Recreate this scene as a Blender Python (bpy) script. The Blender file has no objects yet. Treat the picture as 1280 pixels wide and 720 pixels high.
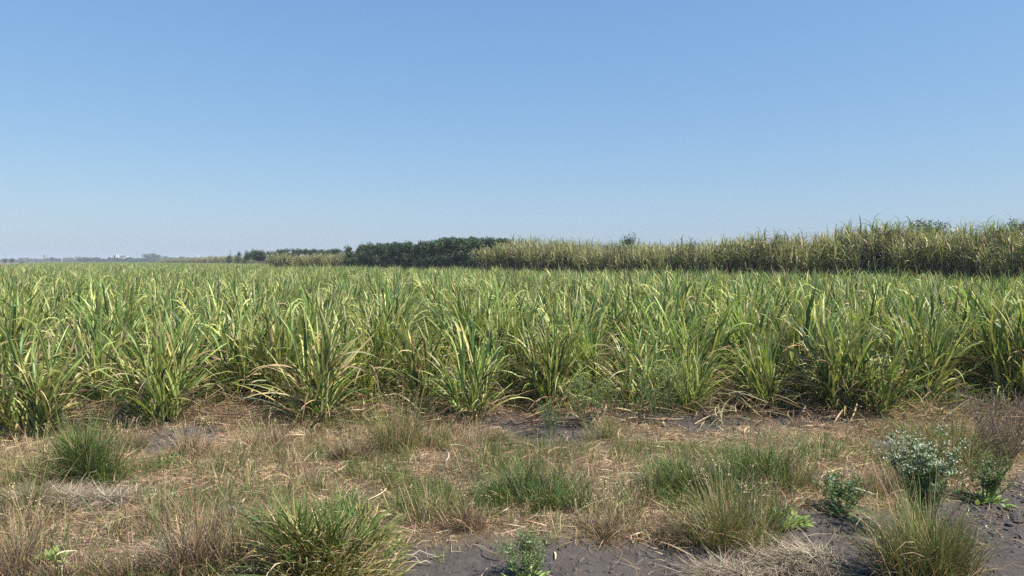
import bpy, math, random
import numpy as np
from mathutils import Vector, Matrix, Euler

rng = np.random.default_rng(11)
random.seed(11)
sc = bpy.context.scene
col = sc.collection
PI = math.pi

# ------------------------------------------------------------------ camera
CAM_H, F_PX, PITCH = 1.9, 900.0, math.atan(34 / 900.0)
cd = bpy.data.cameras.new("camera"); cam = bpy.data.objects.new("camera", cd); col.objects.link(cam)
cam.location = (0, 0, CAM_H); cam.rotation_euler = (PI / 2 - PITCH, 0, 0)
cd.sensor_width = 36; cd.lens = F_PX / 1280 * 36; cd.clip_end = 9000; cd.clip_start = 0.05
sc.camera = cam


def gp(px, py):
    """ground point (flat) that the photograph shows at px, py"""
    a, b = (px - 640) / F_PX, (py - 360) / F_PX
    dy, dz = math.cos(PITCH) - b * math.sin(PITCH), -math.sin(PITCH) - b * math.cos(PITCH)
    k = CAM_H / -dz
    return a * k, dy * k


def ab(px, dist):
    return (px - 640) / F_PX * dist, dist

# ------------------------------------------------------------------ noise
def vnoise(x, y, s=1.0, seed=0):
    x = np.asarray(x, float) / s + seed * 17.31; y = np.asarray(y, float) / s - seed * 9.77
    xi, yi = np.floor(x), np.floor(y); fx, fy = x - xi, y - yi
    fx = fx * fx * (3 - 2 * fx); fy = fy * fy * (3 - 2 * fy)
    def h(a, b):
        v = np.sin(a * 127.1 + b * 311.7 + seed * 74.7) * 43758.5453
        return v - np.floor(v)
    return (h(xi, yi) * (1 - fx) + h(xi + 1, yi) * fx) * (1 - fy) + (h(xi, yi + 1) * (1 - fx) + h(xi + 1, yi + 1) * fx) * fy


def fbm(x, y, s, seed=0, n=3):
    v = 0; a = 0.5; t = 0
    for i in range(n):
        v = v + a * vnoise(x, y, s / 2 ** i, seed + i * 3); t += a; a *= 0.55
    return v / t


def sstep(a, b, v):
    t = np.clip((v - a) / (b - a), 0, 1); return t * t * (3 - 2 * t)


def blob(x, y, px, py, wx, wy):
    cx, cy = gp(px, py)
    ex = wx * cy / F_PX; ey = abs(gp(px, py - wy)[1] - cy)
    return np.exp(-(((x - cx) / ex) ** 2 + ((y - cy) / ey) ** 2) * 1.2)


def soil_mask(x, y):
    """1 where the soil is bare"""
    x = np.asarray(x, float); y = np.asarray(y, float)
    n = (fbm(x, y, 0.7, 5, 4) - 0.5)
    px = 640 + F_PX * x / np.maximum(y, 1)
    edge = np.interp(px, [0, 300, 440, 470, 900, 960, 1040, 1130, 1250, 1290], [3.9, 3.9, 4.3, 4.74, 4.82, 5.3, 5.42, 5.5, 5.9, 6.6])
    m = sstep(-0.14, 0.1, edge - y + n * 0.22)
    for b in ((680, 532, 85, 18), (850, 515, 110, 20), (225, 548, 60, 14), (1000, 525, 60, 10), (1130, 560, 50, 14), (120, 615, 60, 10), (1010, 520, 60, 14), (545, 522, 45, 10)):
        m = np.maximum(m, sstep(0.2, 0.5, blob(x, y, *b) + n * 0.6))
    return m


def ground_h(x, y):
    x = np.asarray(x, float); y = np.asarray(y, float)
    near = sstep(60, 15, np.hypot(x, y))
    h = (fbm(x, y, 1.6, 1, 4) - 0.5) * 0.11 + (fbm(x, y, 0.26, 8, 4) - 0.5) * 0.075
    h = h - 0.035 * soil_mask(x, y) + 0.06 * np.exp(-((y - 8.6) / 0.5) ** 2)
    return h * near


def gz(x, y):
    return float(ground_h(x, y))

# ------------------------------------------------------------------ materials
def newmat(name):
    m = bpy.data.materials.new(name); m.use_nodes = True; m.node_tree.nodes.clear()
    return m, m.node_tree.nodes, m.node_tree.links


def foliage_mat(name, rough=0.45, transl=0.3, spec=0.5, var=0.25, wet=(1, 1, 1)):
    m, N, L = newmat(name)
    out = N.new("ShaderNodeOutputMaterial"); mix = N.new("ShaderNodeMixShader"); mix.inputs[0].default_value = transl
    p = N.new("ShaderNodeBsdfPrincipled"); t = N.new("ShaderNodeBsdfTranslucent")
    at = N.new("ShaderNodeAttribute"); at.attribute_name = "col"
    oi = N.new("ShaderNodeObjectInfo"); geo = N.new("ShaderNodeNewGeometry")
    nz = N.new("ShaderNodeTexNoise"); nz.inputs["Scale"].default_value = 9; nz.inputs["Detail"].default_value = 3
    tc = N.new("ShaderNodeTexCoord"); L.new(tc.outputs["Object"], nz.inputs["Vector"])
    mr = N.new("ShaderNodeMapRange"); mr.inputs[3].default_value = 1 - var; mr.inputs[4].default_value = 1 + var
    L.new(oi.outputs["Random"], mr.inputs[0])
    m2 = N.new("ShaderNodeMapRange"); m2.inputs[1].default_value = .3; m2.inputs[2].default_value = .7; m2.inputs[3].default_value = .75; m2.inputs[4].default_value = 1.25
    L.new(nz.outputs["Fac"], m2.inputs[0])
    mu = N.new("ShaderNodeMath"); mu.operation = 'MULTIPLY'; L.new(mr.outputs[0], mu.inputs[0]); L.new(m2.outputs[0], mu.inputs[1])
    vm = N.new("ShaderNodeVectorMath"); vm.operation = 'SCALE'; L.new(at.outputs["Color"], vm.inputs[0]); L.new(mu.outputs[0], vm.inputs["Scale"])
    L.new(vm.outputs[0], p.inputs["Base Color"])
    vt = N.new("ShaderNodeVectorMath"); vt.operation = 'MULTIPLY'; vt.inputs[1].default_value = (1.25, 1.35, 0.7); L.new(vm.outputs[0], vt.inputs[0])
    L.new(vt.outputs[0], t.inputs["Color"])
    p.inputs["Roughness"].default_value = rough; p.inputs["Specular IOR Level"].default_value = spec
    L.new(p.outputs[0], mix.inputs[1]); L.new(t.outputs[0], mix.inputs[2]); L.new(mix.outputs[0], out.inputs["Surface"])
    return m


M_CANE = foliage_mat("cane_leaf", 0.42, 0.25, 0.38, 0.14)
M_DEAD = foliage_mat("dead_leaf", 0.8, 0.12, 0.12, 0.2)
M_GRASS = foliage_mat("grass_blade", 0.55, 0.25, 0.25, 0.2)
M_STEM = foliage_mat("plant_stem", 0.55, 0.0, 0.4, 0.2)
M_TREE = foliage_mat("tree_leaf", 0.5, 0.2, 0.3, 0.3)
M_FLOWER = foliage_mat("flower_petal", 0.6, 0.3, 0.3, 0.05)


def plain_mat(name, c, rough=0.7, c2=None, scale=3.0, bump=0.0):
    m, N, L = newmat(name)
    out = N.new("ShaderNodeOutputMaterial"); p = N.new("ShaderNodeBsdfPrincipled"); L.new(p.outputs[0], out.inputs[0])
    nz = N.new("ShaderNodeTexNoise"); nz.inputs["Scale"].default_value = scale; nz.inputs["Detail"].default_value = 6
    tc = N.new("ShaderNodeTexCoord"); L.new(tc.outputs["Object"], nz.inputs["Vector"])
    mx = N.new("ShaderNodeMix"); mx.data_type = 'RGBA'; L.new(nz.outputs["Fac"], mx.inputs[0])
    c2 = c2 or tuple(v * 0.7 for v in c)
    mx.inputs[6].default_value = (*c, 1); mx.inputs[7].default_value = (*c2, 1); L.new(mx.outputs[2], p.inputs["Base Color"])
    p.inputs["Roughness"].default_value = rough
    if bump:
        b = N.new("ShaderNodeBump"); b.inputs["Strength"].default_value = bump; L.new(nz.outputs["Fac"], b.inputs["Height"]); L.new(b.outputs[0], p.inputs["Normal"])
    return m


M_BARK = plain_mat("bark", (0.16, 0.12, 0.09), 0.85, (0.28, 0.23, 0.18), 12, 0.5)


def ground_material():
    m, N, L = newmat("field_soil")
    out = N.new("ShaderNodeOutputMaterial"); p = N.new("ShaderNodeBsdfPrincipled"); L.new(p.outputs[0], out.inputs[0])
    p.inputs["Roughness"].default_value = 0.95; p.inputs["Specular IOR Level"].default_value = 0.15
    at = N.new("ShaderNodeAttribute"); at.attribute_name = "bare"
    tc = N.new("ShaderNodeTexCoord")
    def nz(s, d=8, r=0.6):
        n = N.new("ShaderNodeTexNoise"); n.inputs["Scale"].default_value = s; n.inputs["Detail"].default_value = d; n.inputs["Roughness"].default_value = r
        L.new(tc.outputs["Object"], n.inputs["Vector"]); return n
    def mixc(f, a, b):
        x = N.new("ShaderNodeMix"); x.data_type = 'RGBA'; L.new(f, x.inputs[0])
        for s, v in ((6, a), (7, b)):
            if isinstance(v, tuple): x.inputs[s].default_value = (*v, 1)
            else: L.new(v, x.inputs[s])
        return x.outputs[2]
    def ramp(f, a, b):
        r = N.new("ShaderNodeMapRange"); r.inputs[1].default_value = a; r.inputs[2].default_value = b; L.new(f, r.inputs[0]); return r.outputs[0]
    n1, n2, n3 = nz(1.3), nz(22, 10, 0.75), nz(140, 4)
    soil = mixc(ramp(n2.outputs[0], .35, .68), (0.055, 0.047, 0.043), (0.125, 0.109, 0.098))
    soil = mixc(ramp(n1.outputs[0], .4, .7), soil, (0.095, 0.08, 0.068))
    strawd = mixc(ramp(n2.outputs[0], .38, .62), (0.075, 0.055, 0.038), (0.26, 0.19, 0.115))
    strawd = mixc(ramp(n3.outputs[0], .3, .7), strawd, (0.15, 0.11, 0.07))
    L.new(mixc(at.outputs["Fac"], strawd, soil), p.inputs["Base Color"])
    b = N.new("ShaderNodeBump"); b.inputs["Strength"].default_value = 0.9; b.inputs["Distance"].default_value = 0.02
    L.new(n2.outputs[0], b.inputs["Height"])
    b2 = N.new("ShaderNodeBump"); b2.inputs["Strength"].default_value = 0.7; b2.inputs["Distance"].default_value = 0.005
    L.new(n3.outputs[0], b2.inputs["Height"]); L.new(b.outputs[0], b2.inputs["Normal"]); L.new(b2.outputs[0], p.inputs["Normal"])
    return m

# ------------------------------------------------------------------ geometry accumulators
class Geo:
    def __init__(self): self.v, self.q, self.c, self.n = [], [], [], 0
    def add(self, v, q, c):
        self.v.append(v.reshape(-1, 3)); self.q.append(q.reshape(-1, 4) + self.n); self.c.append(c.reshape(-1, 3)); self.n += v.reshape(-1, 3).shape[0]
        return self
    def mesh(self, name, mat, smooth=True):
        v = np.concatenate(self.v).astype(np.float32); q = np.concatenate(self.q).astype(np.int32); c = np.concatenate(self.c)
        me = bpy.data.meshes.new(name)
        me.vertices.add(len(v)); me.vertices.foreach_set("co", v.ravel())
        me.loops.add(q.size); me.loops.foreach_set("vertex_index", q.ravel())
        me.polygons.add(len(q)); me.polygons.foreach_set("loop_start", np.arange(0, q.size, 4, dtype=np.int32))
        me.polygons.foreach_set("use_smooth", np.full(len(q), smooth))
        me.update(calc_edges=True)
        a = me.color_attributes.new("col", 'FLOAT_COLOR', 'POINT')
        a.data.foreach_set("color", np.concatenate([c, np.ones((len(c), 1))], 1).astype(np.float32).ravel())
        me.materials.append(mat)
        return me
    def obj(self, name, mat, parent=None, smooth=True):
        o = bpy.data.objects.new(name, self.mesh(name, mat, smooth)); col.objects.link(o)
        if parent: o.parent = parent
        return o


def A(v, n): return np.broadcast_to(np.asarray(v, float), (n,)).astype(float)
def A3(v, n): return np.broadcast_to(np.asarray(v, float), (n, 3)).astype(float)
def U(a, b, n): return rng.uniform(a, b, n)


def blades(g, base, az, L, tilt, bend, w, S, c0, c1, power=1.4, roll=0, twist=0, daz=0, fold=0.0, prof="leaf", zmin=None, midc=1.0):
    """N curved tapering ribbons; tilt and bend are angles from the vertical"""
    base = np.asarray(base, float); n = len(base)
    az, L, tilt, bend, w, power, roll, twist, daz = (A(k, n)[:, None] for k in (az, L, tilt, bend, w, power, roll, twist, daz))
    t = np.linspace(0, 1, S + 1)[None]
    def d(t):
        th = tilt + bend * np.maximum(t, 0) ** power; a = az + daz * t
        return np.stack([np.sin(th) * np.cos(a), np.sin(th) * np.sin(a), np.cos(th)], -1), a
    dm, _ = d((t[:, 1:] + t[:, :-1]) / 2)
    P = np.concatenate([np.zeros((n, 1, 3)), np.cumsum(dm * (L / S)[..., None], 1)], 1) + base[:, None]
    if zmin is not None:
        P[..., 2] = np.maximum(P[..., 2], zmin + 0.02 * rng.random((n, S + 1)))
    T, a = d(t)
    side = np.stack([-np.sin(a), np.cos(a), 0 * a], -1); nor = np.cross(T, side)
    r = (roll + twist * t)[..., None]
    W = side * np.cos(r) + nor * np.sin(r); Nn = nor * np.cos(r) - side * np.sin(r)
    if prof == "leaf": pr = (0.5 + 0.5 * np.minimum(1, t / 0.3)) * np.clip(1 - t ** 2.4, 0.03, 1)
    else: pr = np.clip(1 - t ** 1.6, 0.12, 1)
    ww = (w * pr)[..., None] * 0.5
    C0, C1 = A3(c0, n)[:, None], A3(c1, n)[:, None]
    C = C0 + (C1 - C0) * (t ** 1.5)[..., None]
    if fold:
        V = np.stack([P - W * ww, P - Nn * ww * fold * 2, P + W * ww], 2)
        CC = np.stack([C, C * midc, C], 2); k = 3
    else:
        V = np.stack([P - W * ww, P + W * ww], 2); CC = np.stack([C, C], 2); k = 2
    idx = np.arange(n * (S + 1) * k).reshape(n, S + 1, k)
    q = np.stack([idx[:, :-1, :-1], idx[:, :-1, 1:], idx[:, 1:, 1:], idx[:, 1:, :-1]], -1)
    g.add(V, q, CC)
    return P


def tubes(g, P, R, c0, c1, k=4):
    """N tubes along paths P (n,S,3) with radii R (n,S)"""
    n, S, _ = P.shape
    T = np.gradient(P, axis=1); T /= np.linalg.norm(T, axis=2, keepdims=True) + 1e-9
    ref = np.array([0.31, 0.95, 0.05]); s1 = np.cross(T, ref); s1 /= np.linalg.norm(s1, axis=2, keepdims=True) + 1e-9
    s2 = np.cross(T, s1)
    an = np.arange(k) / k * 2 * PI
    V = P[:, :, None] + R[:, :, None, None] * (s1[:, :, None] * np.cos(an)[None, None, :, None] + s2[:, :, None] * np.sin(an)[None, None, :, None])
    t = np.linspace(0, 1, S)[None, :, None, None]
    C = A3(c0, n)[:, None, None] * (1 - t) + A3(c1, n)[:, None, None] * t
    C = np.broadcast_to(C, V.shape)
    i = np.arange(n * S * k).reshape(n, S, k); j = np.roll(i, -1, 2)
    g.add(V, np.stack([i[:, :-1], j[:, :-1], j[:, 1:], i[:, 1:]], -1), C)


def leafs(g, pos, dirv, L, w, c, up=(0, 0, 1), jit=0.6, cup=0.15):
    """N small folded pointed leaves, 2 quads each"""
    n = len(pos); L, w = A(L, n)[:, None], A(w, n)[:, None]
    d = dirv / (np.linalg.norm(dirv, axis=1, keepdims=True) + 1e-9)
    u = A3(up, n) + rng.normal(0, jit, (n, 3)); s = np.cross(d, u); s /= np.linalg.norm(s, axis=1, keepdims=True) + 1e-9
    nn = np.cross(s, d)
    a = pos; b1 = pos + d * L * .35 + s * w * .5 + nn * w * cup; b2 = pos + d * L * .35 - s * w * .5 + nn * w * cup
    m1 = pos + d * L * .7 + s * w * .42 + nn * w * cup * .5; m2 = pos + d * L * .7 - s * w * .42 + nn * w * cup * .5; e = pos + d * L
    V = np.stack([a, b1, m1, e, m2, b2], 1)
    i = np.arange(n * 6).reshape(n, 6)
    q = np.stack([i[:, [0, 1, 2, 3]], i[:, [0, 3, 4, 5]]], 1)
    g.add(V, q, np.repeat(A3(c, n)[:, None], 6, 1))


def quads(g, pos, size, c, tilt=1.0):
    n = len(pos); s = A(size, n)[:, None]
    a = rng.normal(size=(n, 3)); a[:, 2] *= tilt; a /= np.linalg.norm(a, axis=1, keepdims=True)
    b = np.cross(a, rng.normal(size=(n, 3))); b /= np.linalg.norm(b, axis=1, keepdims=True)
    V = np.stack([pos - a * s, pos - b * s * .6, pos + a * s, pos + b * s * .6], 1)
    g.add(V, np.arange(n * 4).reshape(n, 1, 4), np.repeat(A3(c, n)[:, None], 4, 1))


def jc(c, n, s=0.15, hue=0.08):
    """n jittered colours around c"""
    c = A3(c, n) * np.exp(rng.normal(0, s, (n, 1))); return np.clip(c * np.exp(rng.normal(0, hue, (n, 3))), 0, 0.9)


def pickc(cs, n, s=0.15, p=None):
    return jc(np.array(cs)[rng.choice(len(cs), n, p=p)], n, s)

# ------------------------------------------------------------------ objects
def tag(o, label=None, cat=None, group=None, kind=None):
    if label: o["label"] = label
    if cat: o["category"] = cat
    if group: o["group"] = group
    if kind: o["kind"] = kind
    return o


def empty(name, loc=(0, 0, 0), rz=0.0, s=1.0):
    o = bpy.data.objects.new(name, None); col.objects.link(o); o.location = loc; o.rotation_euler = (0, 0, rz); o.scale = (s,) * 3
    o.empty_display_size = 0.2
    return o


def copy_thing(src, loc, rz, s, label, group=None):
    r = src.copy(); col.objects.link(r); r.location = loc; r.rotation_euler = (0, 0, rz)
    r.scale = s if isinstance(s, tuple) else (s,) * 3
    r["label"] = label
    if group: r["group"] = group
    elif "group" in r: del r["group"]
    for ch in list(src.children):
        c = ch.copy(); col.objects.link(c); c.parent = r
        for g2 in ch.children:
            d = g2.copy(); col.objects.link(d); d.parent = c
    return r


def stuff(name, g, mat, label, cat):
    return tag(g.obj(name, mat), label, cat, kind="stuff")

# ------------------------------------------------------------------ ground
def axis(lo, hi, st, far, r=1.22):
    a = list(np.arange(lo, hi + 1e-6, st)); s = st; x = hi
    while x < far: s *= r; x += s; a.append(min(x, far))
    s = st; x = lo; b = []
    while x > -far: s *= r; x -= s; b.append(max(x, -far))
    return np.array(b[::-1] + a)


def build_ground():
    xs, ys = axis(-8, 8, 0.04, 2600), axis(3.4, 11.5, 0.04, 2600)
    X, Y = np.meshgrid(xs, ys)
    Z = ground_h(X, Y)
    V = np.stack([X, Y, Z], -1)
    i = np.arange(X.size).reshape(X.shape)
    q = np.stack([i[:-1, :-1], i[:-1, 1:], i[1:, 1:], i[1:, :-1]], -1)
    g = Geo(); g.add(V, q, np.zeros(V.shape) + .2)
    o = g.obj("ground", ground_material())
    at = o.data.attributes.new("bare", 'FLOAT', 'POINT')
    m = soil_mask(X, Y) * (Y < 14)
    at.data.foreach_set("value", m.astype(np.float32).ravel())
    tag(o, kind="structure")


build_ground()

# ------------------------------------------------------------------ sugarcane
G1, G2, G3 = (0.15, 0.205, 0.052), (0.32, 0.35, 0.105), (0.055, 0.095, 0.03)  # second green lightened, putting sunlit leaf highlights into the colour
GY, ST, BR = (0.36, 0.35, 0.12), (0.42, 0.33, 0.19), (0.17, 0.11, 0.075)


def young_cane(seed, wide=1.0, n_shoot=15):
    global rng
    rng = np.random.default_rng(100 + seed)
    root = empty("sugarcane_plant")
    g, dg, sg = Geo(), Geo(), Geo()
    ns = n_shoot
    r = 0.17 * np.sqrt(rng.random(ns)); a = U(0, 2 * PI, ns)
    sx, sy = r * np.cos(a), r * np.sin(a)
    sa = a + rng.normal(0, .5, ns); stl = U(.03, .30, ns) * wide * (r / .17 + .3); sh = U(.35, .85, ns)
    sp = np.stack([sx, sy, 0 * sx - .05], 1)
    Pst = blades(Geo(), sp, sa, sh + .05, stl, .05, .01, 4, G1, G1)
    tubes(sg, Pst, np.repeat(U(.010, .016, ns)[:, None], 5, 1) * np.linspace(1.15, .7, 5)[None], pickc([(.2, .15, .09), (.17, .17, .07)], ns), jc(G2, ns), 5)
    nl = 11; N = ns * nl
    k = np.repeat(np.arange(ns), nl); lv = np.tile(np.arange(nl), ns) / (nl - 1)
    f = .12 + .88 * lv + rng.normal(0, .05, N); f = np.clip(f, .1, 1)
    base = sp[k] + (Pst[:, -1] - Pst[:, 0])[k] * f[:, None]
    side = np.where(np.tile(np.arange(nl), ns) % 2, 0.0, PI) + np.repeat(U(0, PI, ns), nl)
    low = 1 - lv
    tl = .08 + .62 * low + rng.normal(0, .13, N)
    # lean outwards with the shoot
    vx = np.sin(tl) * np.cos(side) + 1.1 * np.sin(stl)[k] * np.cos(sa)[k] * 1.4
    vy = np.sin(tl) * np.sin(side) + 1.1 * np.sin(stl)[k] * np.sin(sa)[k] * 1.4
    az = np.arctan2(vy, vx); tilt = np.arctan(np.hypot(vx, vy))
    L = U(.5, .9, N) * (1 - .25 * np.abs(lv - .55))
    bend = np.abs(rng.normal(.3, .33, N)) + .45 * low * rng.random(N)
    droop = rng.random(N) < .27; bend = np.where(droop, U(1.1, 2.4, N), bend); power = np.where(droop, U(1.8, 4.5, N), U(1.3, 2.6, N))
    c = pickc([G1, G2, G3, GY], N, .2, [.29, .41, .22, .08]); tip = c * 1.15; dry = rng.random(N) < .22; tip[dry] = jc(ST, dry.sum())
    blades(g, base, az, L, tilt, bend, U(.024, .042, N), 7, c, tip, power, roll=rng.normal(0, .25, N), twist=rng.normal(0, .9, N), daz=rng.normal(0, .22, N), fold=.22, midc=1.35)
    # short inner and low green leaves
    N2 = 44; a2 = U(0, 2 * PI, N2); b2 = np.stack([.15 * np.cos(a2), .15 * np.sin(a2), U(0, .12, N2)], 1)
    c = pickc([G2, G3, GY], N2)
    blades(g, b2, a2 + rng.normal(0, .6, N2), U(.35, .95, N2), U(.2, 1.0, N2), U(.1, 1.6, N2), U(.016, .030, N2), 6, c, c * 1.1, 1.6, twist=rng.normal(0, .7, N2), fold=.2, midc=1.3)
    # dead leaves arching to the soil
    N3 = 56; a3 = U(0, 2 * PI, N3); b3 = np.stack([.14 * np.cos(a3), .14 * np.sin(a3), U(.02, .55, N3)], 1)
    c = pickc([ST, (.33, .24, .13), BR, (.5, .42, .27), (.1, .065, .045)], N3, .18, [.24, .22, .26, .1, .18])
    blades(dg, b3, a3 + rng.normal(0, .5, N3), U(.35, .85, N3), U(.3, 1.15, N3), U(.8, 2.0, N3), U(.012, .028, N3), 8, c, c * .85, U(.8, 1.6, N3), twist=rng.normal(0, 1.6, N3), daz=rng.normal(0, .4, N3), fold=.3, zmin=.0)
    g.obj("leaves", M_CANE, root); dg.obj("dead_leaves", M_DEAD, root); sg.obj("stems", M_STEM, root)
    tag(root, "young green sugarcane plant", "sugarcane plant")
    return root


def tall_cane(seed):
    global rng
    rng = np.random.default_rng(200 + seed)
    root = empty("tall_sugarcane_plant")
    g, dg, sg = Geo(), Geo(), Geo()
    ns = 9
    ns = (12, 13, 11, 12, 10)[seed]; hk = (1.0, .93, 1.07, .97, .86)[seed]; dk = (1.2, .8, 1.5, 1.2, .6)[seed]
    a = U(0, 2 * PI, ns); r = .26 * np.sqrt(rng.random(ns)); sp = np.stack([r * np.cos(a), r * np.sin(a), 0 * a - .05], 1)
    sh = U(1.95, 2.38, ns) * hk
    P = blades(Geo(), sp, a, sh, U(.0, .2, ns), U(-.05, .25, ns), .01, 7, G1, G1)
    tubes(sg, P, np.repeat(U(.012, .018, ns)[:, None], 8, 1), pickc([(.20, .11, .09), (.24, .17, .08), (.15, .1, .08)], ns), pickc([(.2, .19, .07), G2], ns), 6)
    nl = 11; N = ns * nl; k = np.repeat(np.arange(ns), nl); lv = np.tile(np.arange(nl), ns) / (nl - 1)
    base = P[k, -1] - (P[:, -1] - P[:, -4])[k] * ((1 - lv) * .62)[:, None]
    az = np.where(np.tile(np.arange(nl), ns) % 2, 0., PI) + np.repeat(U(0, PI, ns), nl) + rng.normal(0, .35, N)
    L = U(.45, .9, N) * (1 - .12 * lv)
    droop = rng.random(N) < .34
    bend = np.where(droop, U(1.3, 2.4, N), np.abs(rng.normal(.4, .35, N)) + .7 * (1 - lv)); power = np.where(droop, U(1.6, 3.5, N), U(1.2, 2.2, N))
    c = pickc([(.165, .215, .075), (.27, .29, .11), (.38, .35, .2), (.12, .145, .05), ST], N, .2, [.3, .27, .2, .13, .1]); tip = c.copy(); dry = rng.random(N) < .45; tip[dry] = jc(ST, dry.sum())
    blades(g, base, az, L, .08 + .5 * (1 - lv) + rng.normal(0, .08, N), bend, U(.028, .05, N), 8, c, tip, power, twist=rng.normal(0, .8, N), daz=rng.normal(0, .2, N), fold=.22, midc=1.3)
    # dead leaves hanging along the stalks
    N = int(165 * dk); k = rng.integers(0, ns, N); j = rng.integers(1, 8, N); base = P[k, j] + rng.normal(0, .02, (N, 3))
    c = pickc([(.30, .23, .14), (.12, .078, .065), (.07, .047, .045), (.45, .37, .23)], N, .22, [.13, .38, .42, .07])
    blades(dg, base, U(0, 2 * PI, N), U(.45, 1.0, N), U(.3, 1.3, N), U(1.2, 2.6, N), U(.014, .028, N), 7, c, c * .9, U(.5, 1.3, N), twist=rng.normal(0, 1.5, N), daz=rng.normal(0, .5, N), fold=.3, zmin=0)
    g.obj("leaves", M_CANE, root); dg.obj("dead_leaves", M_DEAD, root); sg.obj("stems", M_STEM, root)
    tag(root, "tall sugarcane plant", "sugarcane plant")
    return root


protos = [young_cane(i, (1.0, .8, 1.25, .9, 1.4, .75, 1.1)[i], (14, 16, 12, 18, 13, 10, 17)[i]) for i in range(7)]
tprotos = [tall_cane(i) for i in range(5)]
rng = np.random.default_rng(7)

# edge of the tall cane block, walking away from the camera: x, y, height of the cane
WALL = np.array([(20.5, 14.0, 3.2), (14.9, 21.0, 3.15), (12.6, 24.0, 3.25), (11.4, 25.5, 3.4), (9.6, 27.0, 3.05), (7.6, 29.8, 2.95), (5.9, 33, 2.9), (3.2, 37, 3.05), (0, 42, 3.3), (-1.8, 44.5, 3.4)])
WALL[:, 2] = 1.9 + (WALL[:, 2] - 1.9) * 1.2; WALL[:, :2] *= 1.2


def wall_side(x, y):
    """positive on the young-cane side of the tall cane"""
    xs = np.interp(y, WALL[:, 1], WALL[:, 0]); return xs - x


def in_young(x, y):
    px = 640 + F_PX * x / y
    far = np.interp(px, [-400, 0, 25, 60, 195, 205, 330, 340, 440, 445, 600, 640, 700], [100, 105, 120, 260, 260, 190, 140, 76, 74, 66, 56, 52, 80])
    front = 8.75 + .25 * np.sin(x * 1.3) - .035 * x
    return (y < far) & (y > front) & (wall_side(x, y) > .9) & (x > -.95 * y - 4) & (x < .95 * y + 2)


# front edge plants, located in the photograph: px, base y, scale, label
FRONT = [
    (38, 545, .98, "lone-standing bushy cane plant behind the straw-coloured seed-head grass at the field edge"),
    (203, 533, 1.03, "large full green cane plant fanning out beside the patch of pale bare soil"),
    (395, 530, 1.0, "cane plant with long pale dead leaves looping to the straw at its base"),
    (300, 505, .95, "cane plant set back between the two widest fans of the field edge"),
    (590, 527, .88, "cane plant with splayed lower leaves beside a dark hollow in the soil"),
    (530, 508, 1.02, "upright dark green cane plant behind the tall thin roadside grass"),
    (692, 512, .98, "cane plant rising behind the pale green feathery weeds"),
    (800, 508, .92, "arching cane plant behind the silvery feathery weed"),
    (857, 515, .62, "small short cane plant with curved leaves next to bare grey soil"),
    (958, 512, .9, "cane plant with a reddish brown dry base at the field edge"),
    (1050, 520, .95, "bright cane plant with broad pale upright leaves above dark brown trash"),
    (1095, 524, .82, "yellowish cane plant with spreading leaves over pinkish dry grass"),
    (1200, 500, 1.02, "dark full cane plant behind the olive wiry grass tuft"),
    (1275, 500, .98, "cane plant behind the brown twiggy bush at the field edge"),
    (125, 512, .93, "cane plant set back behind the rounded dense green grass tuft"),
    (450, 508, .98, "cane plant set back beyond the looping dead leaves and short of the tall thin grass"),
    (640, 500, .98, "cane plant set back behind the dark feathery weed"),
]
placed = []
fr = [(*gp(px, py), s, lab) for px, py, s, lab in FRONT]
used = set()


def put(protolist, used, i, loc, rz, s, label, group):
    p = protolist[i]
    if i in used:
        c = copy_thing(p, loc, rz, s, label, group)
        if protolist is protos: c.rotation_euler = (rng.normal(0, .07), rng.normal(0, .07), rz)
        return c
    used.add(i)
    p.location = loc; p.rotation_euler = (0, 0, rz); p.scale = s if isinstance(s, tuple) else (s,) * 3; p["label"] = label
    if group: p["group"] = group
    return p


for n, (x, y, s, lab) in enumerate(fr):
    put(protos, used, n % 7, (x, y, gz(x, y)), U(0, 6.28, 1)[0], s * U(.93, 1.08, 1)[0], lab, "sugarcane plants along the front edge of the field")
    placed.append((x, y))
# rows running away from the camera
pts = []
ROWDIR = np.array([-.16, 1.0]); ROWDIR /= np.linalg.norm(ROWDIR)
for r_ in range(-150, 60):
    for k_ in range(0, 520):
        s_ = k_ * .52
        if s_ > 60: s_ = 60 + (k_ - 115) * .9
        if s_ > 290: break
        sp_ = 1.4
        x0 = r_ * sp_ + ROWDIR[0] * s_; y0 = 8.4 + ROWDIR[1] * s_
        pts.append((x0, y0))
pts = np.array(pts); pts += rng.normal(0, .16, pts.shape)
pts = pts[in_young(pts[:, 0], pts[:, 1])]
fa = np.array(placed)
d = np.min(np.hypot(pts[:, None, 0] - fa[None, :, 0], pts[:, None, 1] - fa[None, :, 1]), 1)
pts = pts[(d > .55) & (rng.random(len(pts)) > .05)]
pts = pts[np.argsort(np.hypot(pts[:, 0], pts[:, 1]))]
px = 640 + F_PX * pts[:, 0] / pts[:, 1]
inview = (px > -60) & (px < 1340)
ind = np.where(inview)[0][:300 - len(fr)]
size = .94 + .08 * sstep(-5, 10, pts[:, 0]) + .2 * fbm(pts[:, 0], pts[:, 1], 3.0, 4, 2) + rng.normal(0, .06, len(pts))
for i in ind:
    x, y = pts[i]
    put(protos, used, rng.integers(7), (x, y, gz(x, y)), U(0, 6.28, 1)[0], (size[i], size[i], size[i] * U(.94, 1.06, 1)[0]),
        "bushy young green sugarcane plant inside the dense field behind its front edge", "young sugarcane plants filling the field")
rest = np.setdiff1d(np.arange(len(pts)), ind)


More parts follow.
